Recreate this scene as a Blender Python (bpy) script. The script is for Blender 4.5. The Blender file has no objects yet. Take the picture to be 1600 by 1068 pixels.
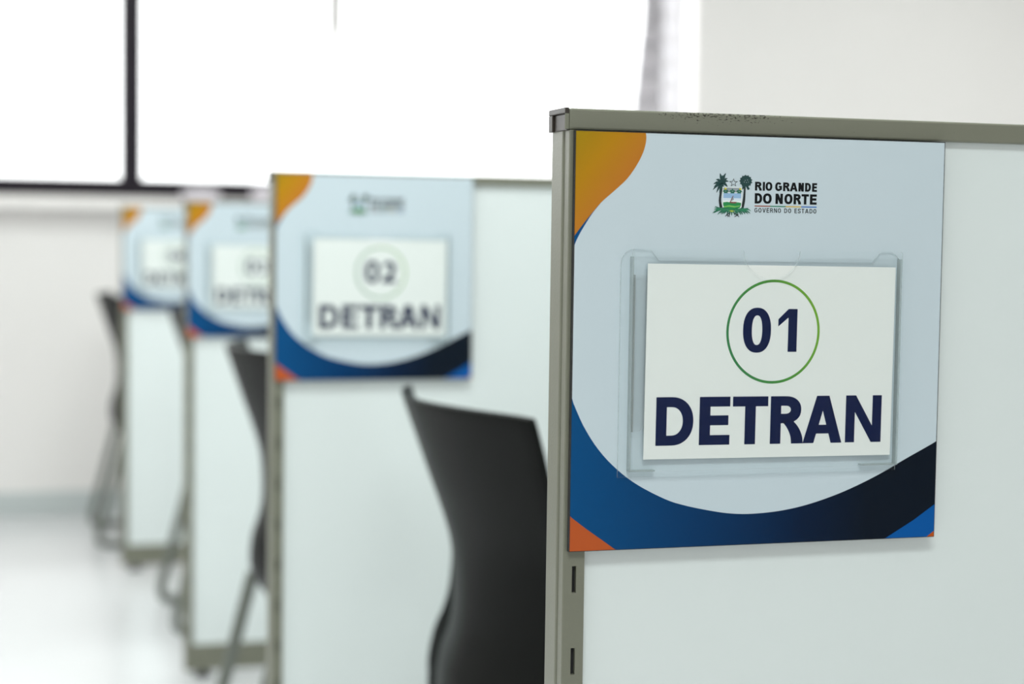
import bpy, bmesh, math, random
from mathutils import Matrix, Vector, geometry
random.seed(4)
sc = bpy.context.scene
COL = sc.collection
PI = math.pi

# ------------------------------------------------------------------ camera
cam_d = bpy.data.cameras.new('camera')
cam = bpy.data.objects.new('camera', cam_d); COL.objects.link(cam)
cam.matrix_world = Matrix(((0.95704179, 0.00452655, -0.28991469, 0.0),
                           (-0.28962637, 0.06215408, -0.95511959, 0.0),
                           (0.01369599, 0.9980563, 0.06079506, 1.06),
                           (0, 0, 0, 1)))
cam_d.sensor_width = 36.0
cam_d.lens = 2690 * 36 / 1600
cam_d.clip_start = 0.05; cam_d.clip_end = 60
cam_d.dof.use_dof = True
cam_d.dof.focus_distance = 1.33
cam_d.dof.aperture_fstop = 3.6
sc.camera = cam

# ------------------------------------------------------------------ world, lights, exposure
def lin(r, g, b):
    f = lambda c: (c / 255 / 12.92) if c / 255 <= 0.04045 else ((c / 255 + 0.055) / 1.055) ** 2.4
    return (f(r), f(g), f(b), 1.0)

w = bpy.data.worlds.new('overcast_sky'); sc.world = w; w.use_nodes = True
bg = w.node_tree.nodes['Background']
bg.inputs['Color'].default_value = (1.0, 1.0, 1.0, 1); bg.inputs['Strength'].default_value = 3.2

def area(name, loc, sx, sy, power, rot=(0, 0, 0), color=(1, 1, 1)):
    l = bpy.data.lights.new(name, 'AREA'); l.shape = 'RECTANGLE'; l.size = sx; l.size_y = sy
    l.energy = power; l.color = color
    o = bpy.data.objects.new(name, l); COL.objects.link(o); o.location = loc; o.rotation_euler = rot
    return o
LC = (0.93, 1.0, 0.975)
for i, (x, y, p) in enumerate(((-0.1, -0.45, 33), (0.5, 1.5, 36), (-1.2, 2.3, 10), (0.4, 3.2, 23), (-1.2, 4.4, 19), (0.6, 4.8, 16), (3.9, 4.6, 31))):
    area('ceiling_lamp_light', (x, y, 2.84), 1.2, 0.5, p, color=LC)
sc.view_settings.view_transform = 'Standard'; sc.view_settings.look = 'None'
sc.view_settings.gamma = 1.0; sc.view_settings.use_curve_mapping = False
sc.view_settings.exposure = 0.14

# ------------------------------------------------------------------ materials
def nodes_of(name):
    m = bpy.data.materials.new(name); m.use_nodes = True
    return m, m.node_tree.nodes, m.node_tree.links, m.node_tree.nodes['Principled BSDF']

def pmat(name, col, rough=0.5, metal=0.0, spec=0.5, noise=0.0, nscale=40.0, bump=0.0, bscale=300.0, coat=0.0):
    m, n, l, b = nodes_of(name)
    b.inputs['Base Color'].default_value = col
    b.inputs['Roughness'].default_value = rough; b.inputs['Metallic'].default_value = metal
    b.inputs['Specular IOR Level'].default_value = spec
    b.inputs['Coat Weight'].default_value = coat
    tc = n.new('ShaderNodeTexCoord')
    if noise:
        t = n.new('ShaderNodeTexNoise'); t.inputs['Scale'].default_value = nscale; t.inputs['Detail'].default_value = 3
        l.new(tc.outputs['Object'], t.inputs['Vector'])
        mx = n.new('ShaderNodeMix'); mx.data_type = 'RGBA'; mx.blend_type = 'MULTIPLY'
        mx.inputs[0].default_value = 1.0; mx.inputs[6].default_value = col
        r = n.new('ShaderNodeMapRange'); r.inputs['To Min'].default_value = 1 - noise; r.inputs['To Max'].default_value = 1 + noise * 0.4
        l.new(t.outputs['Fac'], r.inputs['Value']); l.new(r.outputs['Result'], mx.inputs[7]); l.new(mx.outputs[2], b.inputs['Base Color'])
    if bump:
        t2 = n.new('ShaderNodeTexNoise'); t2.inputs['Scale'].default_value = bscale
        l.new(tc.outputs['Object'], t2.inputs['Vector'])
        bp = n.new('ShaderNodeBump'); bp.inputs['Strength'].default_value = bump; bp.inputs['Distance'].default_value = 0.001
        l.new(t2.outputs['Fac'], bp.inputs['Height']); l.new(bp.outputs['Normal'], b.inputs['Normal'])
    return m

def gradmat(name, stops, axis, a, b_, rough=0.35, skew=0.0):
    """printed colour ramp running along the object's own x (or z) axis"""
    m, n, l, b = nodes_of(name)
    b.inputs['Roughness'].default_value = rough; b.inputs['Specular IOR Level'].default_value = 0.15
    tc = n.new('ShaderNodeTexCoord'); sp = n.new('ShaderNodeSeparateXYZ'); l.new(tc.outputs['Object'], sp.inputs[0])
    mr = n.new('ShaderNodeMapRange'); mr.inputs['From Min'].default_value = a; mr.inputs['From Max'].default_value = b_
    if skew:
        ml = n.new('ShaderNodeMath'); ml.operation = 'MULTIPLY_ADD'; ml.inputs[1].default_value = skew
        l.new(sp.outputs['Z'], ml.inputs[0]); l.new(sp.outputs['X'], ml.inputs[2]); l.new(ml.outputs[0], mr.inputs['Value'])
    else:
        l.new(sp.outputs[axis], mr.inputs['Value'])
    cr = n.new('ShaderNodeValToRGB'); l.new(mr.outputs['Result'], cr.inputs['Fac'])
    e = cr.color_ramp.elements
    while len(e) < len(stops): e.new(0.5)
    for k, (p, c) in enumerate(stops): e[k].position = p; e[k].color = c
    l.new(cr.outputs['Color'], b.inputs['Base Color'])
    return m

def clearmat(name, tint, ior, rough=0.02, haze=0.0, hazecol=(0.8, 0.85, 0.85, 1)):
    m, n, l, b = nodes_of(name); n.remove(b)
    out = n['Material Output']
    tr = n.new('ShaderNodeBsdfTransparent'); tr.inputs[0].default_value = tint
    gl = n.new('ShaderNodeBsdfGlossy'); gl.inputs['Roughness'].default_value = rough; gl.inputs[0].default_value = (1, 1, 1, 1)
    fr = n.new('ShaderNodeFresnel')
    ge = n.new('ShaderNodeNewGeometry'); im = n.new('ShaderNodeMapRange')      # same reflection from either side of the sheet
    im.inputs['To Min'].default_value = ior; im.inputs['To Max'].default_value = 1 / ior
    l.new(ge.outputs['Backfacing'], im.inputs['Value']); l.new(im.outputs['Result'], fr.inputs['IOR'])
    mx = n.new('ShaderNodeMixShader'); l.new(fr.outputs[0], mx.inputs[0])
    src = tr.outputs[0]
    if haze:
        df = n.new('ShaderNodeBsdfDiffuse'); df.inputs[0].default_value = hazecol
        m2 = n.new('ShaderNodeMixShader'); m2.inputs[0].default_value = haze
        l.new(tr.outputs[0], m2.inputs[1]); l.new(df.outputs[0], m2.inputs[2]); src = m2.outputs[0]
    l.new(src, mx.inputs[1]); l.new(gl.outputs[0], mx.inputs[2]); l.new(mx.outputs[0], out.inputs[0])
    return m

def clothmat(name, col, trans):
    m, n, l, b = nodes_of(name); n.remove(b)
    df = n.new('ShaderNodeBsdfDiffuse'); df.inputs[0].default_value = col
    tl = n.new('ShaderNodeBsdfTranslucent'); tl.inputs[0].default_value = col
    mx = n.new('ShaderNodeMixShader'); mx.inputs[0].default_value = trans
    wv = n.new('ShaderNodeTexNoise'); wv.inputs['Scale'].default_value = 30
    l.new(df.outputs[0], mx.inputs[1]); l.new(tl.outputs[0], mx.inputs[2]); l.new(mx.outputs[0], n['Material Output'].inputs[0])
    return m

M = {}
M['wall'] = pmat('painted_wall', (0.835, 0.805, 0.79, 1), 0.6, noise=0.03, nscale=2.0)
M['ceiling'] = pmat('ceiling_paint', (0.82, 0.82, 0.80, 1), 0.8, noise=0.02, nscale=3)
M['floor'] = pmat('pale_floor', (0.70, 0.70, 0.715, 1), 0.22, noise=0.05, nscale=1.3)
M['skirting'] = pmat('grey_skirting', lin(192, 198, 198), 0.45, noise=0.03)
M['bronze'] = pmat('dark_window_metal', lin(32, 25, 34), 0.45, spec=0.2, noise=0.1, nscale=20)
M['laminate'] = pmat('white_laminate', (0.785, 0.84, 0.835, 1), 0.32, noise=0.02, nscale=3.0)
M['olive'] = pmat('beige_green_enamel', (0.195, 0.197, 0.150, 1), 0.38, noise=0.08, nscale=14.0, bump=0.15, bscale=500)
M['rail_bottom'] = M['olive']
M['capend'] = pmat('brown_black_plastic', lin(52, 45, 38), 0.4, noise=0.2, nscale=60)
M['slotdark'] = pmat('slot_black', (0.006, 0.006, 0.006, 1), 0.7)
M['rubber'] = pmat('black_rubber', (0.012, 0.012, 0.012, 1), 0.6)
M['chair'] = pmat('black_chair_plastic', (0.0065, 0.007, 0.0065, 1), 0.38, spec=0.07, bump=0.25, bscale=900)
M['chairdark'] = pmat('black_bracket_flank_shade', (0.004, 0.004, 0.004, 1), 0.5, spec=0.1)
M['leg'] = pmat('grey_painted_tube', lin(118, 122, 115), 0.35, metal=0.35, noise=0.05)
M['sign'] = pmat('sign_pale_blue', (0.60, 0.69, 0.745, 1), 0.35, spec=0.25)
M['sign_edge'] = pmat('sign_edge_dark', lin(30, 32, 34), 0.5)
M['p_gold'] = gradmat('print_gold', ((0, lin(160, 132, 16)), (0.5, lin(186, 132, 20)), (1, lin(194, 118, 44))), 'X', -0.255, -0.18, skew=-0.8)
M['p_navy'] = gradmat('print_navy', ((0, lin(0, 76, 130)), (0.33, lin(0, 54, 100)), (0.62, lin(0, 26, 56)), (0.8, lin(2, 16, 32)), (1, lin(2, 15, 30))), 'X', 0.0, 0.3095)
M['p_orange'] = pmat('print_orange', lin(188, 88, 42), 0.35, spec=0.15)
M['p_blue'] = pmat('print_blue', lin(0, 86, 162), 0.35, spec=0.15)
M['p_rust'] = pmat('print_rust', lin(190, 84, 20), 0.35, spec=0.15)
M['card'] = pmat('white_card', (0.87, 0.895, 0.87, 1), 0.4, noise=0.015, nscale=8)
M['ink'] = pmat('navy_ink', lin(0, 20, 66), 0.4, spec=0.05)
M['black'] = pmat('black_ink', lin(10, 14, 18), 0.4, spec=0.2)
M['ring'] = gradmat('green_ring_ink', ((0, lin(38, 118, 84)), (0.5, lin(72, 145, 60)), (1, lin(140, 188, 48))), 'X', 0.07, 0.2, skew=0.3)
M['clear'] = clearmat('clear_acrylic', (0.99, 0.995, 0.995, 1), 1.22)
M['clear_edge'] = clearmat('acrylic_edge', (0.82, 0.86, 0.86, 1), 1.4, 0.1, haze=0.35, hazecol=(0.72, 0.78, 0.78, 1))
M['film'] = clearmat('clear_film', (0.985, 0.99, 0.99, 1), 1.35, 0.06, haze=0.03)
M['glass'] = clearmat('window_glass', (0.97, 0.98, 0.98, 1), 1.45)
M['curtain'] = clothmat('curtain_cloth', (0.82, 0.805, 0.82, 1), 0.52)
M['sheer'] = clothmat('sheer_cloth', (0.86, 0.85, 0.87, 1), 0.62)
M['strip'] = clothmat('pale_strip', (0.62, 0.59, 0.58, 1), 0.04)
M['cloth'] = clothmat('pink_cloth', (0.80, 0.75, 0.80, 1), 0.15)
M['cord'] = pmat('pale_cord', (0.85, 0.82, 0.81, 1), 0.6)
for k, c in dict(e_palm=(20, 62, 62), e_trunk=(16, 30, 32), e_green=(28, 138, 74), e_lime=(120, 190, 90), e_leaf=(24, 104, 78),
                 e_sky=(150, 186, 222), e_pale=(214, 228, 240), e_grey=(150, 158, 166), e_yellow=(214, 206, 60), e_brown=(120, 70, 62),
                 e_white=(238, 244, 244), b_red=(150, 72, 50), b_green=(36, 128, 92), b_gold=(214, 178, 60), b_blue=(0, 98, 186), e_grass=(40, 128, 90)).items():
    M[k] = pmat('print_' + k[2:] + '_' + k[0], lin(*c), 0.35)

# ------------------------------------------------------------------ mesh building
class MB:
    def __init__(s): s.v = []; s.f = []; s.m = []; s.mats = []
    def mi(s, mat):
        if mat not in s.mats: s.mats.append(mat)
        return s.mats.index(mat)
    def face(s, pts, mat):
        b = len(s.v); s.v += [tuple(p) for p in pts]; s.f.append(tuple(range(b, b + len(pts)))); s.m.append(s.mi(mat))
    def box(s, x0, x1, y0, y1, z0, z1, mat):
        b = len(s.v)
        s.v += [(x0, y0, z0), (x1, y0, z0), (x1, y1, z0), (x0, y1, z0), (x0, y0, z1), (x1, y0, z1), (x1, y1, z1), (x0, y1, z1)]
        for q in ((0, 3, 2, 1), (4, 5, 6, 7), (0, 1, 5, 4), (1, 2, 6, 5), (2, 3, 7, 6), (3, 0, 4, 7)):
            s.f.append(tuple(b + i for i in q)); s.m.append(s.mi(mat))
    def flat(s, pts2, y, mat):
        """filled outline in the xz plane facing -y"""
        P = [Vector((a, 0, c)) for a, c in pts2]
        b = len(s.v); s.v += [(a, y, c) for a, c in pts2]
        for t in geometry.tessellate_polygon([P]):
            i, j, k = t
            A, B, C_ = P[i], P[j], P[k]
            nrm = (B - A).cross(C_ - A)
            s.f.append((b + i, b + j, b + k) if nrm.y < 0 else (b + i, b + k, b + j)); s.m.append(s.mi(mat))
    def prism(s, pts2, y0, y1, mat, edgemat=None, back=True):
        """outline in xz extruded from y0 (front) to y1"""
        s.flat(pts2, y0, mat)
        nb = len(s.f)
        if back: s.flat(pts2, y1, mat)
        for k in range(nb, len(s.f)): s.f[k] = s.f[k][::-1]
        n = len(pts2); em = edgemat or mat
        ar = sum(pts2[i][0] * pts2[(i + 1) % n][1] - pts2[(i + 1) % n][0] * pts2[i][1] for i in range(n))
        for i in range(n):
            a, c = pts2[i], pts2[(i + 1) % n]
            q = [(a[0], y0, a[1]), (a[0], y1, a[1]), (c[0], y1, c[1]), (c[0], y0, c[1])]
            s.face(q if ar < 0 else q[::-1], em)
    def tube(s, path, r, mat, n=10, r2=None):
        rings = []; P = [Vector(p) for p in path]
        for i, p in enumerate(P):
            d = (P[min(i + 1, len(P) - 1)] - P[max(i - 1, 0)]).normalized()
            u = Vector((0, 1, 0)); v = d.cross(u).normalized(); u = v.cross(d).normalized()
            b = len(s.v)
            for k in range(n):
                a = 2 * PI * k / n
                s.v.append(tuple(p + v * (math.cos(a) * r) + u * (math.sin(a) * (r2 or r))))
            rings.append(b)
        mi = s.mi(mat)
        for a, b in zip(rings, rings[1:]):
            for k in range(n):
                s.f.append((a + k, a + (k + 1) % n, b + (k + 1) % n, b + k)); s.m.append(mi)
        s.f.append(tuple(rings[0] + k for k in range(n))[::-1]); s.m.append(mi)
        s.f.append(tuple(rings[-1] + k for k in range(n))); s.m.append(mi)
    def cyl(s, cx, cy, z0, z1, r0, r1, mat, n=20):
        b = len(s.v); mi = s.mi(mat)
        for z, r in ((z0, r0), (z1, r1)):
            for k in range(n): s.v.append((cx + r * math.cos(2 * PI * k / n), cy + r * math.sin(2 * PI * k / n), z))
        for k in range(n):
            s.f.append((b + k, b + (k + 1) % n, b + n + (k + 1) % n, b + n + k)); s.m.append(mi)
        s.f.append(tuple(b + k for k in range(n))[::-1]); s.m.append(mi)
        s.f.append(tuple(b + n + k for k in range(n))); s.m.append(mi)
    def build(s, name, parent=None, smooth=False, bevel=0.0, loc=(0, 0, 0), segs=2, recalc=False):
        me = bpy.data.meshes.new(name); me.from_pydata(s.v, [], s.f)
        for m in s.mats: me.materials.append(m)
        for p, i in zip(me.polygons, s.m): p.material_index = i; p.use_smooth = smooth
        if recalc:
            bm = bmesh.new(); bm.from_mesh(me); bmesh.ops.recalc_face_normals(bm, faces=bm.faces); bm.to_mesh(me); bm.free()
        me.update()
        o = bpy.data.objects.new(name, me); COL.objects.link(o); o.location = loc
        if parent: o.parent = parent
        if bevel:
            md = o.modifiers.new('bevel', 'BEVEL'); md.width = bevel; md.segments = segs; md.limit_method = 'ANGLE'
        return o

def tag(o, label=None, cat=None, group=None, kind=None):
    if label: o['label'] = label
    if cat: o['category'] = cat
    if group: o['group'] = group
    if kind: o['kind'] = kind
    return o
def empty(name, loc, rz=0.0):
    o = bpy.data.objects.new(name, None); COL.objects.link(o); o.location = loc; o.rotation_euler = (0, 0, rz)
    o.empty_display_size = 0.1
    return o
def copy_tree(o, parent=None):
    c = o.copy(); COL.objects.link(c)
    if parent: c.parent = parent
    for ch in list(o.children): copy_tree(ch, c)
    return c
def smooth_path(pts, n=8, closed=False):
    out = []; N = len(pts)
    for i in range(N - 1):
        p0 = pts[max(i - 1, 0)]; p1 = pts[i]; p2 = pts[i + 1]; p3 = pts[min(i + 2, N - 1)]
        for k in range(n):
            t = k / n
            out.append(tuple(0.5 * ((2 * b) + (c - a) * t + (2 * a - 5 * b + 4 * c - d) * t * t + (-a + 3 * b - 3 * c + d) * t ** 3)
                             for a, b, c, d in zip(p0, p1, p2, p3)))
    out.append(tuple(pts[-1])); return out

# ------------------------------------------------------------------ room
WY = 6.62; RX = 4.9; LX = -3.0; BY = -2.2; CZ = 2.9
SILL = 1.190; WTOP = 2.62; WL = -2.6; WR = 2.783
def struct(o): o['kind'] = 'structure'; return o
m = MB(); m.box(LX - 0.15, RX + 0.15, BY - 0.15, WY + 0.2, -0.12, 0, M['floor']); struct(m.build('floor'))
m = MB(); m.box(LX - 0.15, RX + 0.15, BY - 0.15, WY + 0.2, CZ, CZ + 0.12, M['ceiling']); struct(m.build('ceiling'))
m = MB()
m.box(LX, RX, WY, WY + 0.16, 0, SILL, M['wall']); m.box(LX, RX, WY, WY + 0.16, WTOP, CZ, M['wall'])
m.box(LX, WL, WY, WY + 0.16, SILL, WTOP, M['wall']); m.box(WR, RX, WY, WY + 0.16, SILL, WTOP, M['wall'])
struct(m.build('wall_back'))
m = MB(); m.box(RX, RX + 0.15, BY, WY + 0.16, 0, CZ, M['wall']); struct(m.build('wall_right'))
m = MB(); m.box(LX - 0.15, LX, BY, WY + 0.16, 0, CZ, M['wall']); struct(m.build('wall_left'))
m = MB(); m.box(LX, RX, BY - 0.15, BY, 0, CZ, M['wall']); struct(m.build('wall_front'))
m = MB(); m.box(LX, RX - 0.012, WY - 0.012, WY, 0, 0.088, M['skirting']); struct(m.build('baseboard_back', bevel=0.004))
m = MB(); m.box(RX - 0.012, RX, BY, WY, 0, 0.088, M['skirting']); struct(m.build('baseboard_right', bevel=0.004))
# window: outer frame, one upright visible at x = 0.52, a second out of view
win = struct(empty('window_1', ((WL + WR) / 2, WY, SILL)))
ox, oy, oz = win.location
m = MB(); FB = 0.068
def wb(x0, x1, y0, y1, z0, z1): m.box(x0 - ox, x1 - ox, y0, y1, z0 - oz, z1 - oz, M['bronze'])
wb(WL, WR, 0.01, 0.07, SILL, SILL + FB); wb(WL, WR, 0.01, 0.07, WTOP - FB, WTOP)
wb(WL, WL + 0.05, 0.01, 0.07, SILL + FB, WTOP - FB)
fr = m.build('window_frame', win, bevel=0.003); fr['kind'] = 'structure'
for xm in (0.51, -1.6):
    m = MB(); wb(xm - 0.038, xm + 0.038, 0.005, 0.075, SILL + FB, WTOP - FB)
    o = m.build('window_mullion', win, bevel=0.004); o['kind'] = 'structure'
for x0, x1 in ((WL + 0.05, -1.638), (-1.562, 0.472), (0.548, WR)):
    m = MB(); m.box(x0 - ox, x1 - ox, 0.036, 0.042, FB, WTOP - FB - oz, M['glass'])
    o = m.build('window_pane', win); o['kind'] = 'structure'

# ------------------------------------------------------------------ gathered curtain and cord at the window
m = MB()
cz0, cz1 = 1.174, 2.70
def cy(t): return WY - 0.075 + 0.016 * math.sin(t * 26)
nx, nz = 34, 14
for j in range(nz):
    za = cz0 + (cz1 - cz0) * j / nz; zb = cz0 + (cz1 - cz0) * (j + 1) / nz
    def lx(z): return 2.475 + 0.045 * min(1, max(0, (z - 1.45) / 0.5)) ** 1.2
    for i in range(nx):
        ta, tb = i / nx, (i + 1) / nx
        def P(t, z): return (lx(z) + (2.605 - lx(z)) * t, cy(t), z)
        m.face((P(ta, za), P(tb, za), P(tb, zb), P(ta, zb)), M['curtain'])
cur = m.build('window_curtain', smooth=True)
md = cur.modifiers.new('thick', 'SOLIDIFY'); md.thickness = 0.002
tag(cur, 'pale grey gathered curtain hanging at the right end of the bright window', 'curtain')
m = MB()
z = cz0
m.box(2.600, 2.608, 6.543, 6.546, cz0, cz1, M['curtain']); m.box(2.652, 2.705, 6.543, 6.546, cz0, cz1, M['curtain'])
while z < cz1 - 0.10:
    m.box(2.608, 2.652, 6.543, 6.546, z, z + 0.045, M['curtain']); m.box(2.608, 2.652, 6.544, 6.5455, z + 0.045, z + 0.0955, M['sheer']); z += 0.0955
lace = m.build('openwork_edge', cur); lace['label'] = 'pale openwork strip along the curtain edge with rows of light gaps'
m = MB()
def strap(z, hw_): return [(1.269 - hw_, WY - .052, z), (1.269 + hw_, WY - .052, z), (1.269 + hw_, WY - .048, z), (1.269 - hw_, WY - .048, z)]
lv = [(2.60, .030), (2.0, .0295), (1.86, .028), (1.80, .021), (1.755, .012)]
for (za, ha), (zb, hb) in zip(lv, lv[1:]):
    A, B = strap(za, ha), strap(zb, hb)
    for k in range(4): m.face((A[k], A[(k + 1) % 4], B[(k + 1) % 4], B[k])[::-1], M['strip'])
m.face(strap(*lv[0]), M['strip']); m.face(strap(*lv[-1])[::-1], M['strip'])
cord = m.build('hanging_strap', recalc=True); tag(cord, 'thin pale strap hanging from above in front of the bright window', 'strap')

def bundle(name, x0, x1, z0, z1, label):
    bm = bmesh.new(); bmesh.ops.create_icosphere(bm, subdivisions=3, radius=1)
    for v in bm.verts:
        c = v.co; r = 1 + 0.10 * math.sin(7 * c.x + 3 * c.z) + 0.06 * math.sin(11 * c.y + 5 * c.x)
        sx = math.copysign(abs(c.x) ** 0.7, c.x); sz = math.copysign(abs(c.z) ** 0.8, c.z)
        v.co = ((x1 - x0) / 2 * sx * r, 0.03 * c.y * r, max((z1 - z0) / 2 * sz * r, -(z1 - z0) / 2))
    me = bpy.data.meshes.new(name); bm.to_mesh(me); bm.free(); me.materials.append(M['cloth'])
    for p in me.polygons: p.use_smooth = True
    o = bpy.data.objects.new(name, me); COL.objects.link(o); o.location = ((x0 + x1) / 2, WY - 0.05, (z0 + z1) / 2)
    tag(o, label, 'cloth')
m = MB(); m.box(LX, RX, WY - 0.09, WY, SILL - 0.05, SILL - 0.02, M['wall']); struct(m.build('trim_1', bevel=0.004))
bundle('folded_cloth', 0.69, 0.83, SILL - 0.02, SILL + 0.035, 'small pinkish folded cloth on the window ledge, above the orange corner of the third sign')
bundle('folded_cloth', 0.95, 1.06, SILL - 0.02, SILL + 0.045, 'small lavender white cloth on the window ledge, just left of the second partition')

# ------------------------------------------------------------------ lettering
def arcpts(cx, cy_, rx, ry, a0, a1, n=18, e=2.0):
    out = []
    for k in range(n + 1):
        a = math.radians(a0 + (a1 - a0) * k / n); c, s_ = math.cos(a), math.sin(a)
        out.append((cx + rx * math.copysign(abs(c) ** (2 / e), c), cy_ + ry * math.copysign(abs(s_) ** (2 / e), s_)))
    return out
def strip(A, B): return [[A[i], A[i + 1], B[i + 1], B[i]] for i in range(len(A) - 1)]
def stroke(path, w, horiz=None):
    A, B = [], []; N = len(path); hz = horiz or w
    for i, p in enumerate(path):
        a = path[max(i - 1, 0)]; b = path[min(i + 1, N - 1)]
        dx, dy = b[0] - a[0], b[1] - a[1]; L = math.hypot(dx, dy) or 1
        nx_, ny_ = -dy / L, dx / L
        ww = math.hypot(w * nx_, hz * ny_) / 2
        A.append((p[0] + nx_ * ww, p[1] + ny_ * ww)); B.append((p[0] - nx_ * ww, p[1] - ny_ * ww))
    return strip(A, B)
def R_(x0, y0, x1, y1): return [(x0, y0), (x1, y0), (x1, y1), (x0, y1)]
def glyph(ch, w, h, s, t):
    """polygons of one letter in a w x h cell; s = upright weight, t = level weight"""
    if ch == 'I': return [R_(0, 0, s, h)]
    if ch == 'T': return [R_(0, h - t, w, h), R_(w / 2 - s / 2, 0, w / 2 + s / 2, h - t)]
    if ch == 'E': return [R_(0, 0, s, h), R_(s, 0, w, t), R_(s, h - t, w, h), R_(s, h * .51 - t / 2, w * .95, h * .51 + t / 2)]
    if ch == 'N': return [R_(0, 0, s, h), R_(w - s, 0, w, h), [(0, h), (s * 1.08, h), (w, 0), (w - s * 1.08, 0)]]
    if ch == 'V': return [[(0, h), (s * 1.05, h), (w / 2 + s * .5, 0), (w / 2 - s * .5, 0)], [(w, h), (w - s * 1.05, h), (w / 2 - s * .5, 0), (w / 2 + s * .5, 0)]]
    if ch == 'A':
        q = s * .60
        def lx_(y): return (w / 2 - q) * y / h
        return [[(0, 0), (s * 1.05, 0), (w / 2 + s * .22, h * .86), (w / 2 - q + s * .1, h), (w / 2 - q, h)],
                [(w, 0), (w - s * 1.05, 0), (w / 2 - s * .22, h * .86), (w / 2 - q, h), (w / 2 + q, h)],
                R_(lx_(h * .2) + s * .5, h * .2, w - lx_(h * .2) - s * .5, h * .2 + t * .95)]
    if ch == 'D':
        bx = w * .42
        o = [(s * .6, h)] + arcpts(bx, h / 2, w - bx, h / 2, 90, -90, 20, 2.15) + [(s * .6, 0)]
        i = [(s * .6, h - t)] + arcpts(bx, h / 2, w - bx - s, h / 2 - t, 90, -90, 20, 2.1) + [(s * .6, t)]
        return [R_(0, 0, s, h)] + strip(o, i)
    if ch == 'R':
        bh = h * .57; bx = w * .46; cyy = h - bh / 2; wr = w * .93
        o = [(s * .6, h)] + arcpts(bx, cyy, wr - bx, bh / 2, 90, -90, 16, 2.2) + [(s * .6, h - bh)]
        i = [(s * .6, h - t)] + arcpts(bx, cyy, wr - bx - s, bh / 2 - t, 90, -90, 16, 2.1) + [(s * .6, h - bh + t)]
        leg = smooth_path([(w * .44, h - bh + t * .5), (w * .66, h * .36), (w * .79, h * .17), (w - s * .56, 0)], 5)
        L = [(x - s * .56, y) for x, y in leg]; Rr = [(x + s * .56, y) for x, y in leg]
        return [R_(0, 0, s, h)] + strip(o, i) + strip(L, Rr)
    if ch in 'O0':
        e = 2.25 if ch == 'O' else 2.3
        return strip(arcpts(w / 2, h / 2, w / 2, h / 2, 0, 360, 36, e), arcpts(w / 2, h / 2, w / 2 - s, h / 2 - t, 0, 360, 36, e))
    if ch == 'G':
        o = arcpts(w / 2, h / 2, w / 2, h / 2, 38, 318, 28, 2.25); i = arcpts(w / 2, h / 2, w / 2 - s, h / 2 - t, 38, 318, 28, 2.2)
        return strip(o, i) + [R_(w * .54, h * .40, w, h * .40 + t * .9), R_(w - s * .95, h * .14, w, h * .45)]
    if ch == 'S':
        p = smooth_path([(w - s * .5, h * .72), (w * .78, h - t * .6), (w * .5, h - t * .5), (w * .2, h - t * .75), (s * .5, h * .73), (w * .26, h * .57), (w * .6, h * .46),
                         (w * .86, h * .36), (w - s * .5, h * .25), (w * .8, t * .75), (w * .5, t * .5), (w * .2, t * .65), (s * .5, h * .28)], 4)
        return stroke(p, s, t)
    if ch == '1':
        return [R_(w - s, 0, w, h), [(0, h * .76), (w - s, h), (w - s, h * .80), (0, h * .59)]]
    if ch == '2':
        p = arcpts(w / 2, h * .70, w / 2 - s / 2, h * .30 - t / 2, 165, -20, 12) + [(w * .74, h * .46), (w * .5, h * .28), (w * .2, t * .8)]
        return stroke(p, s, t) + [R_(0, 0, w, t)]
    if ch == '3':
        a = arcpts(w * .46, h * .74, w * .5 - s / 2, h * .26 - t / 2, 150, -90, 14); b = arcpts(w * .46, h * .27, w * .54 - s / 2, h * .27 - t / 2, 90, -150, 14)
        return stroke(a, s, t) + stroke(b, s, t)
    if ch == '4':
        return [R_(w * .6, 0, w * .6 + s, h), R_(0, h * .22, w, h * .22 + t), [(0, h * .22 + t), (s * 1.1, h * .22 + t), (w * .6 + s * .3, h), (w * .6 - s * .6, h)]]
    return []
def letters(mb, spec, y, mat):
    """spec: (char, x0, x1, z0, h, s, t) in millimetres"""
    for ch, x0, x1, z0, h, s, t in spec:
        for k, poly in enumerate(glyph(ch, x1 - x0, h, s, t)):
            mb.flat([((x0 + a) / 1000, (z0 + c) / 1000) for a, c in poly], y - (2.5e-6 * min(k, 1 + k % 3) if k else 0), mat)

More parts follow.
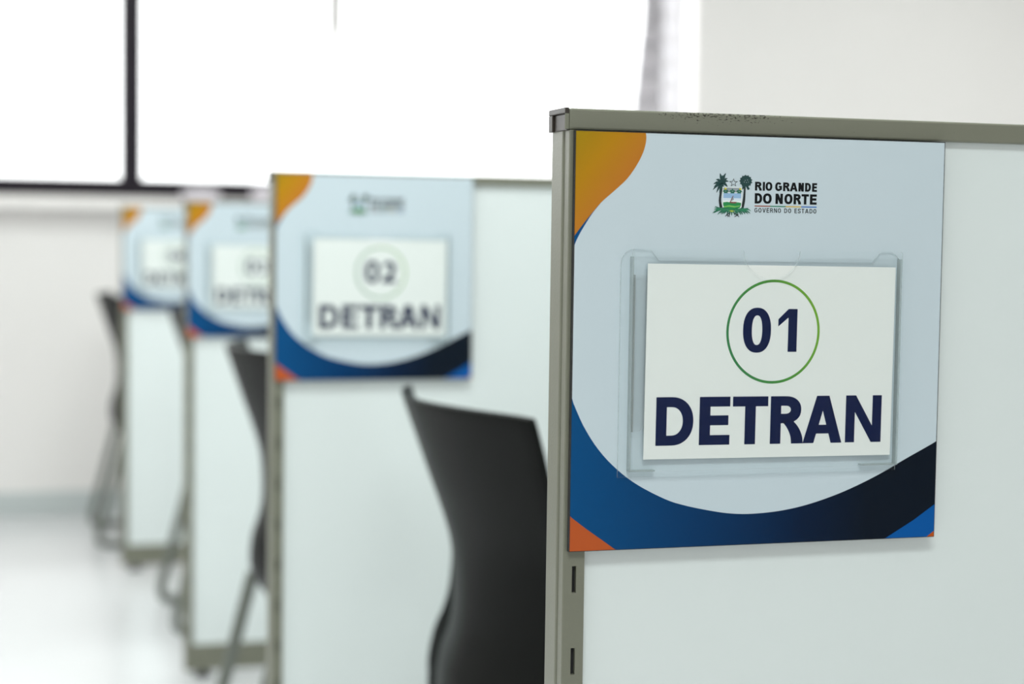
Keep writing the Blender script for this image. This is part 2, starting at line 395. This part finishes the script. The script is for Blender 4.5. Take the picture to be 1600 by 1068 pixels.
# ------------------------------------------------------------------ the sign board
SW, SH = 309.5, 315.0
YF = -0.0048            # front face of a board hung on a partition whose uprights' front is y = 0
def make_sign():
    root = empty('counter_sign', (0, 0, 0))
    # ---- board with its printed swooshes
    m = MB()
    m.box(0, SW / 1000, YF, -0.0003, 0, SH / 1000, M['sign_edge'])
    m.face([(0.0006, YF - 5e-5, 0.0006), (SW / 1000 - .0006, YF - 5e-5, 0.0006), (SW / 1000 - .0006, YF - 5e-5, SH / 1000 - .0006), (0.0006, YF - 5e-5, SH / 1000 - .0006)], M['sign'])
    def sh(pts, layer, mat): m.flat([(min(max(a, .5), SW - .5) / 1000, min(max(c, .5), SH - .5) / 1000) for a, c in pts], YF - 5e-5 - layer * 6e-5, mat)
    gold = smooth_path([(55.6, 315), (56.0, 309), (53.8, 300.2), (48.9, 290.6), (41.4, 280.2), (31.4, 271.0), (21.4, 262.4), (13.9, 254.1), (6.5, 245.1), (0, 236.6)], 6)
    white = smooth_path([(20.6, 261.5), (14.0, 253.5), (6.6, 242.1), (2.3, 234.2), (0, 228.5)], 5)
    sh([(0, 262)] + white, 1, M['p_blue_edge'] if 'p_blue_edge' in M else M['p_navy'])
    sh([(0, 315)] + gold, 2, M['p_gold'])
    low = smooth_path([(0, 116.0), (9.8, 95.2), (22.2, 76.8), (37.1, 61.6), (54.5, 49.0), (77.0, 37.6), (92, 32.6), (109.1, 28.6), (128, 25.2), (145, 24.0), (163.0, 24.6), (179.5, 26.4), (197.5, 29.9),
                       (218.4, 35.8), (238.0, 42.9), (260.6, 52.8), (281.9, 63.7), (309.5, 77.2)], 4)
    # the crescent is filled as a strip so that its concave outline stays exact
    for (ax, az), (bx, bz) in zip(low, low[1:]):
        sh([(ax, 0), (bx, 0), (bx, bz), (ax, az)], 1, M['p_navy'])
    sh([(0, 0), (37.6, 0), *smooth_path([(37.6, 0), (25.8, 8.4), (13.2, 17.2), (0, 27.2)], 5)[1:]], 2, M['p_orange'])
    sh([(265.5, 0), (309.5, 0), (309.5, 26.4), (290.7, 14.4)], 2, M['p_blue'])
    sh([(302.8, 0), (309.5, 0), (309.5, 4.8)], 3, M['p_rust'])
    m.build('board', root)
    # ---- coat of arms, drawn from a 480 x 555 layout with y down
    m = MB(); S = 32.7 / 480; X0, Z0 = 111.2, 286.1; base = YF - 1.2e-4
    cnt = [0]
    def E(pts, layer, mat):
        cnt[0] += 1     # a hair apart, so that overlapping inks of one layer never coincide
        m.flat([((X0 + a * S) / 1000, (Z0 - c * S * 0.878) / 1000) for a, c in pts], base - layer * 4e-5 - (cnt[0] % 30) * 1.1e-6, mat)
    def ES(path, w0, w1, layer, mat):
        N = len(path)
        A, B = [], []
        for i, p in enumerate(path):
            a = path[max(i - 1, 0)]; b = path[min(i + 1, N - 1)]; dx, dy = b[0] - a[0], b[1] - a[1]; L = math.hypot(dx, dy) or 1
            ww = (w0 + (w1 - w0) * i / (N - 1)) / 2
            A.append((p[0] - dy / L * ww, p[1] + dx / L * ww)); B.append((p[0] + dy / L * ww, p[1] - dx / L * ww))
        for q in strip(A, B): E(q, layer, mat)
    # coconut palm
    ES(smooth_path([(106, 170), (92, 250), (84, 350), (100, 440)], 4), 20, 34, 1, M['e_trunk'])
    for ex, ey, w0 in ((-4, 214, 30), (2, 140, 34), (30, 84, 34), (78, 2, 30), (112, 26, 26), (148, 0, 30), (170, 66, 32), (184, 104, 30), (176, 178, 34), (40, 250, 30), (78, 262, 30), (130, 246, 30), (8, 178, 30), (160, 150, 30)):
        mx_, my_ = (102 + ex) / 2, (128 + ey) / 2 - 16
        p = smooth_path([(102, 136), (mx_, my_), (ex, ey)], 5)
        ES(p[:6], 14, w0, 2, M['e_palm']); ES(p[5:], w0, 3, 2, M['e_palm'])
    # carnauba palm
    ES(smooth_path([(384, 170), (380, 260), (374, 350), (356, 440)], 4), 20, 36, 1, M['e_trunk'])
    cr = random.Random(3)
    E([(394 + 46 * math.cos(2 * PI * k / 14), 92 + 46 * math.sin(2 * PI * k / 14)) for k in range(14)], 2, M['e_palm'])
    for k in range(13):
        a = 2 * PI * k / 13 + .25; cx_, cy_ = 394 + 58 * math.cos(a), 94 + 58 * math.sin(a)
        E([(cx_ + 25 * math.cos(t + a) * (1, .62)[j % 2], cy_ + 25 * math.sin(t + a) * (1, .62)[j % 2]) for j, t in enumerate([2 * PI * q / 10 for q in range(10)])], 3, M['e_palm'])
    for dx, dy in ((-14, -12), (16, -18), (4, 14), (-24, 10), (26, 8)):
        E([(394 + dx, 92 + dy), (394 + dx + 9, 92 + dy + 4), (394 + dx + 3, 92 + dy + 10)], 4, M['e_pale'])
    for ex, ey in ((348, 196), (432, 200), (420, 160), (366, 165)): ES([(392, 130), (ex, ey)], 22, 30, 2, M['e_palm'])
    # outlined star
    def star(r, rr): return [(244 + (r if k % 2 == 0 else rr) * math.sin(PI * k / 5), 118 - (r if k % 2 == 0 else rr) * math.cos(PI * k / 5)) for k in range(10)]
    o_, i_ = star(56, 23), star(42, 16.5)
    for k in range(10): E([o_[k], o_[(k + 1) % 10], i_[(k + 1) % 10], i_[k]], 3, M['e_trunk'])
    # shield
    def shield(g):
        return [(112 + g, 172 + g), (350 - g, 172 + g)] + smooth_path([(350 - g, 172 + g), (350 - g, 390), (338 - g, 440), (300 - g * .5, 466 - g), (232, 486 - g), (164 + g * .5, 466 - g), (124 + g, 440), (112 + g, 390)], 5)[1:]
    E(shield(0), 3, M['e_white'])
    E([(122, 182), (340, 182), (340, 240), (122, 240)], 4, M['e_grey'])
    for cx_ in (150, 232, 314):
        for dx, dy in ((-20, 0), (20, 0), (0, -14), (-8, 16), (10, 16)): E([(cx_ + dx - 18, 222 + dy + 14), (cx_ + dx, 222 + dy - 16), (cx_ + dx + 18, 222 + dy + 14)], 5, M['e_leaf'])
    for cx_ in (148, 328):
        E([(cx_ + 15 * math.cos(t), 196 + 12 * math.sin(t)) for t in [2 * PI * k / 10 for k in range(10)]], 6, M['e_yellow'])
    for k in range(4): E([(122, 250 + 32 * k), (340, 250 + 32 * k), (340, 282 + 32 * k), (122, 282 + 32 * k)], 4, (M['e_sky'], M['e_sky'], M['e_pale'], M['e_white'])[k])
    E([(122, 370), (170, 362), (230, 374), (300, 366), (340, 372), (340, 400), (328, 434), (290, 455), (232, 470), (174, 455), (134, 434), (122, 400)], 5, M['e_green'])
    E([(130, 420), (200, 404), (270, 416), (330, 404), (324, 416), (260, 432), (190, 424), (136, 434)], 6, M['e_lime'])
    E([(196, 362), (290, 362), (272, 380), (214, 380)], 7, M['e_brown'])
    E([(238, 284), (246, 284), (216, 362), (204, 362)], 7, M['e_brown']); E([(240, 292), (252, 330), (226, 350)], 7, M['e_grey'])
    # crossed foliage and roots below
    rr = random.Random(7)
    for k in range(17):
        t = k / 16; x_ = 40 + 380 * t; d = (t - .5) * 2
        for q in range(3):
            ex = x_ + d * (16 + 14 * q) + rr.uniform(-14, 14); ey = 470 + 30 * q - abs(d) * 20 + rr.uniform(-8, 12)
            ES([(232 + (x_ - 232) * .72, 462 - 10 * abs(d)), ((x_ + ex) / 2, ey - 18), (ex, ey)], 20, 3, 5 + q % 2, M['e_grass'] if q % 2 else M['e_leaf'])
    for k in range(7):
        a = PI * (k + .5) / 7; E([(224, 470), (232 + 44 * math.cos(a), 470 + 26 * math.sin(a)), (242, 476)], 8, M['e_lime'] if k % 2 else M['e_yellow'])
    for pts in (((200, 505), (175, 520), (150, 548)), ((205, 512), (196, 535), (208, 553)), ((170, 525), (190, 545), (180, 555)), ((262, 508), (290, 522), (320, 552)), ((300, 528), (280, 540), (262, 553)), ((285, 520), (312, 528), (300, 512))):
        ES(list(pts), 12, 6, 7, M['e_trunk'])
    m.build('coat_of_arms', root)
    # ---- state name, four-colour rule, small line
    m = MB(); y = YF - 1.4e-4
    r1 = [('R', 145.8, 151.5), ('I', 152.3, 154.1), ('O', 154.6, 160.3), ('G', 162.7, 168.4), ('R', 169.4, 175.0), ('A', 175.1, 181.7), ('N', 182.4, 187.0), ('D', 188.0, 193.0), ('E', 194.0, 198.2)]
    letters(m, [(c, a, b, 273.5, 6.7, 1.85, 1.5) for c, a, b in r1], y, M['black'])
    r2 = [('D', 145.8, 152.0), ('O', 152.7, 160.0), ('N', 163.2, 169.4), ('O', 170.7, 177.6), ('R', 178.5, 184.9), ('T', 185.2, 191.5), ('E', 192.4, 198.2)]
    letters(m, [(c, a, b, 263.6, 7.9, 2.15, 1.75) for c, a, b in r2], y, M['black'])
    ww, sp = 2.75, 0.62; x = 145.8
    adv = {'E': .86, 'I': .4, ' ': .62, 'T': .92, 'V': 1.08, 'A': 1.12, 'S': .95}
    txt = 'GOVERNO DO ESTADO'; tot = sum(adv.get(c, 1) for c in txt); unit = (198.1 - 145.8 + .8) / (tot + .0); 
    spec = []
    for c in txt:
        a = adv.get(c, 1) * unit
        if c != ' ': spec.append((c, x, x + a - .8, 256.8, 3.45, .6, .52))
        x += a
    letters(m, spec, y, M['black'])
    for k, nm in enumerate(('b_red', 'b_green', 'b_gold', 'b_blue')):
        a = .1458 + .0131 * k; m.flat([(a, .2613), (a + .0131, .2613), (a + .0131, .2621), (a, .2621)], y, M[nm])
    m.build('state_name_lettering', root)
    # ---- clear card holder
    H = empty('card_holder', (0, 0, 0)); H.parent = root
    H['label'] = 'clear acrylic pocket with a thumb notch'
    x0, x1, z0, z1 = .0448, .2706, .0600, .2281; yf = YF - 0.0068
    # front sheet with the thumb notch
    cxn, rn = .1585, .0236
    notch = [(cxn + rn * math.cos(math.radians(a)), z1 - .0005 + .0215 * math.sin(math.radians(a))) for a in range(0, -181, -9)]
    def rc(cx_, cz_, r, a0, a1): return [(cx_ + r * math.cos(math.radians(a0 + (a1 - a0) * k / 5)), cz_ + r * math.sin(math.radians(a0 + (a1 - a0) * k / 5))) for k in range(6)]
    out = [(x0, z0), (x1, z0)] + rc(x1 - .002, z1 - .002, .002, 0, 90) + notch + rc(x0 + .002, z1 - .002, .002, 90, 180)
    m = MB(); m.prism(out, yf, yf + .0011, M['clear'], M['clear_edge'])
    # returns along the sides and the broken ledge under the card
    m.box(x0, x0 + .0011, yf + .0011, YF - .0003, z0, z1 - .006, M['clear_edge'])
    m.box(x1 - .0011, x1, yf + .0011, YF - .0003, z0, z1 - .006, M['clear_edge'])
    for a, b in ((x0, x0 + .021), (x1 - .031, x1)): m.box(a, b, yf + .0011, YF - .0003, z0, z0 + .0011, M['clear_edge'])
    m.build('front_sheet', H)
    # back sheet, flush on the board, with raised rounded ears at the upper corners
    m = MB(); bx0, bx1 = .0372, .2716
    ob = [(bx0, .0555), (bx1, .0555), (bx1, .2180)] + rc(bx1 - .0115, .2165, .0115, 0, 90) + [(bx1 - .018, .2268), (bx1 - .024, .2195), (bx0 + .030, .2195), (bx0 + .024, .2268)] + rc(bx0 + .0115, .2165, .0115, 90, 180)
    m.prism(ob, YF - .0018, YF - .0003, M['clear'], M['clear_edge'], back=False); m.build('back_sheet', H)
    # curled clear film strip at the left, lower end rounded
    m = MB(); fx0, fx1 = .0475, .0615
    of = [(fx0, .090), (fx0 + .006, .0905), (fx1 - .004, .0945), (fx1 - .0008, .100), (fx1, .108), (fx1, .196), (fx1 - .003, .206), (fx1 - .008, .2085), (fx0, .2085)]
    m.prism(of, YF - .0036, YF - .0031, M['film'], M['clear_edge'], back=False)
    m.box(fx0 - .0004, fx0 + .0006, YF - .0037, YF - .0020, .090, .2085, M['clear_edge'])
    m.build('film_strip', H)
    return root

def make_card(num, parent_loc, label):
    root = empty('number_card', parent_loc); root.rotation_euler = (0, math.radians(0.35), 0)
    m = MB(); m.box(0, .2085, 0, .0006, 0, .148, M['card']); m.build('paper', root)
    y = -.00012
    m = MB()
    letters(m, [('D', 9.4, 40.0, 10.3, 36.9, 8.7, 7.6), ('E', 44.9, 70.2, 10.3, 36.9, 9.0, 7.5), ('T', 72.4, 102.0, 10.3, 36.9, 9.0, 7.6), ('R', 104.2, 132.2, 10.3, 36.9, 8.9, 7.4),
                ('A', 132.0, 165.6, 10.4, 36.9, 8.9, 7.2), ('N', 168.6, 199.8, 10.5, 36.9, 8.0, 7.6)], y, M['ink'])
    m.build('agency_lettering', root)
    m = MB()
    x1b = {'1': (108.6, 124.6), '2': (106.4, 128.0), '3': (106.4, 128.0), '4': (105.4, 130.0)}[num[1]]
    letters(m, [('0', 79.1, 102.6, 80.9, 34.6, 7.4, 5.9), (num[1], x1b[0], x1b[1], 81.6, 33.1, 7.5, 6.2)], y, M['ink'])
    m.build('printed_number', root)
    m = MB()
    for q in strip(arcpts(.1046, .0971, .0394, .0401, 0, 360, 72), arcpts(.1046, .0971, .0374, .0381, 0, 360, 72)): m.flat(q, y, M['ring'])
    m.build('printed_ring', root)
    tag(root, label, 'card', 'numbered cards in the sign pockets')
    return root

# ------------------------------------------------------------------ partitions
def chipmat():
    m, n, l, b = nodes_of('worn_beige_green_enamel')
    b.inputs['Roughness'].default_value = 0.38
    tc = n.new('ShaderNodeTexCoord'); sp = n.new('ShaderNodeSeparateXYZ'); l.new(tc.outputs['Object'], sp.inputs[0])
    mp = n.new('ShaderNodeMapping'); mp.inputs['Scale'].default_value = (380, 380, 900); l.new(tc.outputs['Object'], mp.inputs[0])
    t = n.new('ShaderNodeTexNoise'); t.inputs['Scale'].default_value = 1.0; t.inputs['Detail'].default_value = 4; l.new(mp.outputs[0], t.inputs['Vector'])
    def mth(op, a, c, **k):
        q = n.new('ShaderNodeMath'); q.operation = op
        for i, vv in enumerate((a, c)):
            if vv is None: continue
            if isinstance(vv, (int, float)): q.inputs[i].default_value = vv
            else: l.new(vv, q.inputs[i])
        return q.outputs[0]
    # wear is strongest on the upper edge a hand's width in from the end
    dx = mth('ABSOLUTE', mth('SUBTRACT', sp.outputs['X'], 0.125), None)
    mr = n.new('ShaderNodeMapRange'); mr.inputs['From Min'].default_value = 0.03; mr.inputs['From Max'].default_value = 0.075; mr.inputs['To Min'].default_value = 1; mr.inputs['To Max'].default_value = 0
    l.new(dx, mr.inputs['Value'])
    mz = n.new('ShaderNodeMapRange'); mz.inputs['From Min'].default_value = -0.0110; mz.inputs['From Max'].default_value = -0.0012; l.new(sp.outputs['Z'], mz.inputs['Value'])
    mask = mth('MULTIPLY', mr.outputs[0], mz.outputs[0])
    thr = mth('GREATER_THAN', mth('ADD', t.outputs['Fac'], mth('MULTIPLY', mask, 0.20)), 0.725)
    mx = n.new('ShaderNodeMix'); mx.data_type = 'RGBA'; l.new(thr, mx.inputs[0]); mx.inputs[6].default_value = M['olive'].node_tree.nodes['Principled BSDF'].inputs['Base Color'].default_value[:]
    mx.inputs[7].default_value = (0.035, 0.032, 0.022, 1); l.new(mx.outputs[2], b.inputs['Base Color'])
    return m
M['worn'] = chipmat()
PW = 1.2
def rounded_plan(x0, x1, y0, y1, r, n=4):
    pts = []
    for cx_, cy_, a in ((x1 - r, y1 - r, 0), (x0 + r, y1 - r, 90), (x0 + r, y0 + r, 180), (x1 - r, y0 + r, 270)):
        for k in range(n + 1):
            b = math.radians(a + 90 * k / n); pts.append((cx_ + r * math.cos(b), cy_ + r * math.sin(b)))
    return pts
def make_partition(loc, Hh, label, first=False):
    root = empty('office_partition', loc)
    D = 0.0395; capz = Hh - 0.0162
    # white infill panel
    m = MB(); m.box(.0185, PW - .0185, .006, D - .006, .078, capz + .002, M['laminate']); m.build('panel', root)
    # bottom rail
    m = MB(); m.box(.004, PW - .004, .0035, D - .0035, .017, .080, M['olive']); m.build('bottom_rail', root, bevel=.002)
    # end posts: a hollow end channel with a slotted upright on each face
    for side in (0, 1):
        m = MB()
        def X(a, b): return (a, b) if side == 0 else (PW - b, PW - a)
        P = lambda pts, z0, z1, mat: None
        a, b = X(.0004, .018)
        pl = rounded_plan(a, b, .0115, D - .0005, .0022)
        bs = len(m.v); mi = m.mi(M['olive']); nn = len(pl)
        m.v += [(p[0], p[1], .02) for p in pl] + [(p[0], p[1], capz + .001) for p in pl]
        for k in range(nn): m.f.append((bs + k, bs + (k + 1) % nn, bs + nn + (k + 1) % nn, bs + nn + k)); m.m.append(mi)
        m.f.append(tuple(bs + k for k in range(nn))[::-1]); m.m.append(mi); m.f.append(tuple(bs + nn + k for k in range(nn))); m.m.append(mi)
        post = m.build('end_post', root, recalc=True)
        for fy, bk in ((0.0, 1), (D, -1)):
            m = MB()
            y0, y1 = sorted((fy, fy + bk * .0105))
            a, b = X(.0016, .0187)
            sa, sb = X(.0088, .0122)
            for pa, pb in ((a, sa), (sb, b)):
                pl = [(pa, y0), (pb, y0), (pb, y1), (pa, y1)]
                r = .0011                                           # rolled outer corner of the channel
                out_x = a if side == 0 else b
                if out_x in (pa, pb):
                    cxr = out_x + (r if side == 0 else -r); arc = [(cxr + (-1 if side == 0 else 1) * r * math.cos(math.radians(q * 22.5)), fy + bk * (r - r * math.sin(math.radians(q * 22.5)))) for q in range(5)]
                    inn = pb if side == 0 else pa; far = fy + bk * .0105
                    pl = arc + [(inn, fy), (inn, far), (out_x, far)]
                bs = len(m.v); nn = len(pl); mi = m.mi(M['olive'])
                m.v += [(p[0], p[1], .02) for p in pl] + [(p[0], p[1], capz) for p in pl]
                for k in range(nn): m.f.append((bs + k, bs + (k + 1) % nn, bs + nn + (k + 1) % nn, bs + nn + k)); m.m.append(mi)
                m.f.append(tuple(bs + k for k in range(nn))[::-1]); m.m.append(mi); m.f.append(tuple(bs + nn + k for k in range(nn))); m.m.append(mi)
            # webs between the slots
            zs = [.8026 - .0626 * k for k in range(-6, 13)]
            zs = sorted(z for z in zs if .06 < z < capz - .03)
            edges = [.02]
            for z in zs: edges += [z - .0102, z + .0102]
            edges.append(capz)
            for i in range(0, len(edges), 2): m.box(sa, sb, y0, y1, edges[i], edges[i + 1], M['olive'])
            yb0, yb1 = sorted((fy + bk * .0035, fy + bk * .009))
            m.box(sa, sb, yb0, yb1, .02, capz, M['slotdark'])
            m.build('slotted_upright', post, recalc=True)
    # cap rail with plastic end caps
    m = MB(); m.box(.0012, PW - .0012, .0, D, -.0158, 0, M['worn'])
    cap = m.build('cap_rail', root, bevel=.0016, loc=(0, 0, Hh))
    for side in (0, 1):
        m = MB()
        def B(x0, x1, y0, y1, z0, z1, mat=M['capend']):
            a, b = (x0, x1) if side == 0 else (PW - x1, PW - x0)
            m.box(a, b, y0, y1, z0, z1, mat)
        B(-.0022, .0012, .0, D, -.0040, .0004)              # roof of the cap
        B(-.0022, .0012, D - .009, D, -.0165, -.0040)       # far cheek
        B(-.0004, .0012, .001, D - .009, -.0165, -.0040)     # recessed face
        B(-.0022, .0012, .0, .0012, -.0158, -.0040, M['worn'])
        m.build('end_cap', cap, bevel=.0008)
    m = MB(); m.tube([(.2735, -.0001, -.0088), (.2735, -.0007, -.0088)], .0009, M['slotdark'], 10); m.build('rivet', cap)
    # levelling feet
    for fx in (.045, PW - .045):
        m = MB(); m.cyl(0, 0, .0, .008, .021, .020, M['rubber']); m.cyl(0, 0, .008, .030, .0075, .0075, M['rubber']); 
        f = m.build('levelling_foot', root, loc=(fx, D / 2, 0))
    tag(root, label, 'partition', 'row of office partitions')
    return root

signA = make_sign()
#        x0     y      height  sign x  sign z
rows = ((0.4105, 1.2175, 1.1562, 0.4150, 0.8246), (0.4095, 2.6057, 1.1560, 0.4137, 0.8370), (0.4390, 4.0900, 1.1340, 0.4432, 0.8150), (0.3900, 5.4600, 1.1400, 0.3945, 0.8195))
plab = ('nearest white office partition with sharp slotted beige frame, carrying the sign numbered 01',
        'second white office partition in the row, carrying the blurred sign numbered 02',
        'third white office partition in the row, between the 02 sign and the farthest partition',
        'farthest white office partition in the row, leftmost in the photo near the window wall')
slab = ('square printed sign in sharp focus with clear pocket, on the nearest partition',
        'blurred square printed sign with clear pocket, on the second partition with number 02',
        'blurred square printed sign partly hidden by the second partition',
        'most blurred square printed sign, on the farthest partition at left')
clab = ('sharp white card with navy 01 in a green ring, in the nearest sign pocket',
        'blurred white card with navy 02, in the pocket of the second sign',
        'blurred white card cut off by the second partition, in the third sign pocket',
        'smallest blurred white card, in the farthest sign pocket at left')
for i, (x0, y0, hh, sx, sz) in enumerate(rows):
    make_partition((x0, y0, 0), hh, plab[i], i == 0)
    s = signA if i == 0 else copy_tree(signA)
    s.location = (sx, y0, sz); tag(s, slab[i], 'sign', 'printed signs on the partitions')
    make_card('0%d' % (i + 1), (sx + .0568, y0 + YF - .0042, sz + .0690), clab[i])

# ------------------------------------------------------------------ chairs: black shell on a grey sled frame, facing +x
CP = [(-.004, .846), (.012, .800), (.029, .750), (.052, .685), (.064, .640), (.068, .590), (.067, .545), (.060, .512), (.050, .485), (.045, .450), (.046, .418), (.056, .397), (.078, .388)]
def make_chair():
    root = empty('visitor_chair', (0, 0, 0))
    prof = smooth_path(CP, 3); nW = 20
    def hw(z): # half width
        if z > .66: return .205 + .036 * min(1, (z - .66) / .17)
        return .205 + .018 * min(1, (.66 - z) / .2)
    def dd(z):
        return .066 + (.010 * min(1, (.66 - z) / .2) if z < .66 else 0)
    m = MB(); G = []
    for j, (x, z) in enumerate(prof):
        row = []
        for k in range(nW + 1):
            s = -1 + 2 * k / nW
            zz = z
            if j < 3:  # soft top corners
                zz = z - (abs(s) ** 14) * .002
            row.append(len(m.v)); m.v.append((x + dd(z) * abs(s) ** 1.65, s * hw(z), zz))
        G.append(row)
    mi = m.mi(M['chair'])
    for a, b in zip(G, G[1:]):
        for k in range(nW): m.f.append((a[k], b[k], b[k + 1], a[k + 1])); m.m.append(mi)
    bk = m.build('backrest', root, smooth=True)
    md = bk.modifiers.new('thick', 'SOLIDIFY'); md.thickness = .009; md.offset = 1
    md = bk.modifiers.new('bev', 'BEVEL'); md.width = .002; md.segments = 2; md.limit_method = 'ANGLE'
    # moulded flange down both lower flanks; darker black puts their shade in the colour
    for sgn in (-1, 1):
        m = MB(); zz = [.670 - .0135 * k for k in range(24)]
        for za, zb in zip(zz, zz[1:]):
            def q(z, u, v):
                x = .0465
                for (xa, z1), (xb, z2) in zip(prof, prof[1:]):
                    if z2 <= z <= z1 and z > .425: x = xa + (xb - xa) * (z1 - z) / (z1 - z2 + 1e-9); break
                t = min(1, (.670 - z) / .25)
                return (x + dd(z) + v, sgn * (hw(z) - .001 + u * (.003 + .060 * t)), z)
            A = [q(za, 0, -.002), q(za, 1, -.005 - .02 * max(0, .5 - za)), q(za, 1, .012), q(za, 0, .012)]; Bq = [q(zb, 0, -.002), q(zb, 1, -.005 - .02 * max(0, .5 - zb)), q(zb, 1, .012), q(zb, 0, .012)]
            for k in range(4): m.face((A[k], A[(k + 1) % 4], Bq[(k + 1) % 4], Bq[k]), M['chairdark'])
        m.face(A[::-1], M['chairdark'])
        m.build('side_flange', root, recalc=True)
    # seat pan
    m = MB(); sec = smooth_path([(.100, .398), (.12, .412), (.16, .422), (.26, .424), (.38, .430), (.47, .428), (.50, .412)], 3); G = []
    for x, z in sec:
        row = []
        for k in range(nW + 1):
            s = -1 + 2 * k / nW
            row.append(len(m.v)); m.v.append((x - (.02 * s ** 4 if x > .4 else 0), s * (.165 + .05 * min(1, max(0, x - .11) / .08) - .01 * (x > .45)), z + .018 * abs(s) ** 2.5))
        G.append(row)
    mi = m.mi(M['chair'])
    for a, b in zip(G, G[1:]):
        for k in range(nW): m.f.append((a[k], b[k], b[k + 1], a[k + 1])); m.m.append(mi)
    st = m.build('seat', root, smooth=True); md = st.modifiers.new('thick', 'SOLIDIFY'); md.thickness = .010; md.offset = 1
    # cross bracket under the seat
    m = MB()
    m.box(.078, .118, -.212, .212, .360, .404, M['chairdark']); m.build('seat_bracket', root, bevel=.006)
    m = MB(); m.box(.36, .395, -.205, .205, .378, .406, M['chairdark']); m.build('seat_bracket', root, bevel=.006)
    # one bent tube per side
    for sgn in (-1, 1):
        y = sgn * .205
        path = smooth_path([(.080, y, .372), (.046, y, .240), (.006, y, .090), (-.004, y, .045), (.004, y, .020), (.032, y, .0138), (.10, y, .0138), (.25, y, .0138), (.40, y, .0138), (.46, y, .0125), (.478, y, .024), (.476, y, .05), (.455, y, .14), (.405, y, .33), (.392, y, .388)], 5)
        m = MB(); m.tube(path, .0135, M['leg'], 12, .009); lg = m.build('sled_leg', root, smooth=True)
        for gx in (.05, .43):
            m = MB(); m.box(-.014, .014, -.011, .011, 0, .006, M['rubber']); m.build('glide', lg, loc=(gx, y, 0), bevel=.002)
    return root
ch = make_chair()
clabels = ('nearest black shell chair, large between the first and second partitions, under the 02 sign',
           'black shell chair with grey legs seen left of the second partition, under the third sign',
           'black chair mostly hidden behind the third partition, its legs left of that partition',
           'farthest black chair with grey sled legs beside the left edge of the farthest partition')
for i, (x, y, rz) in enumerate(((.529, 2.165, math.radians(4.5)), (.430, 3.27, 0), (.468, 4.74, 0), (.350, 6.08, 0))):
    c = ch if i == 0 else copy_tree(ch)
    c.location = (x, y, 0); c.rotation_euler = (0, 0, rz)
    tag(c, clabels[i], 'chair', 'black chairs at the partitions')
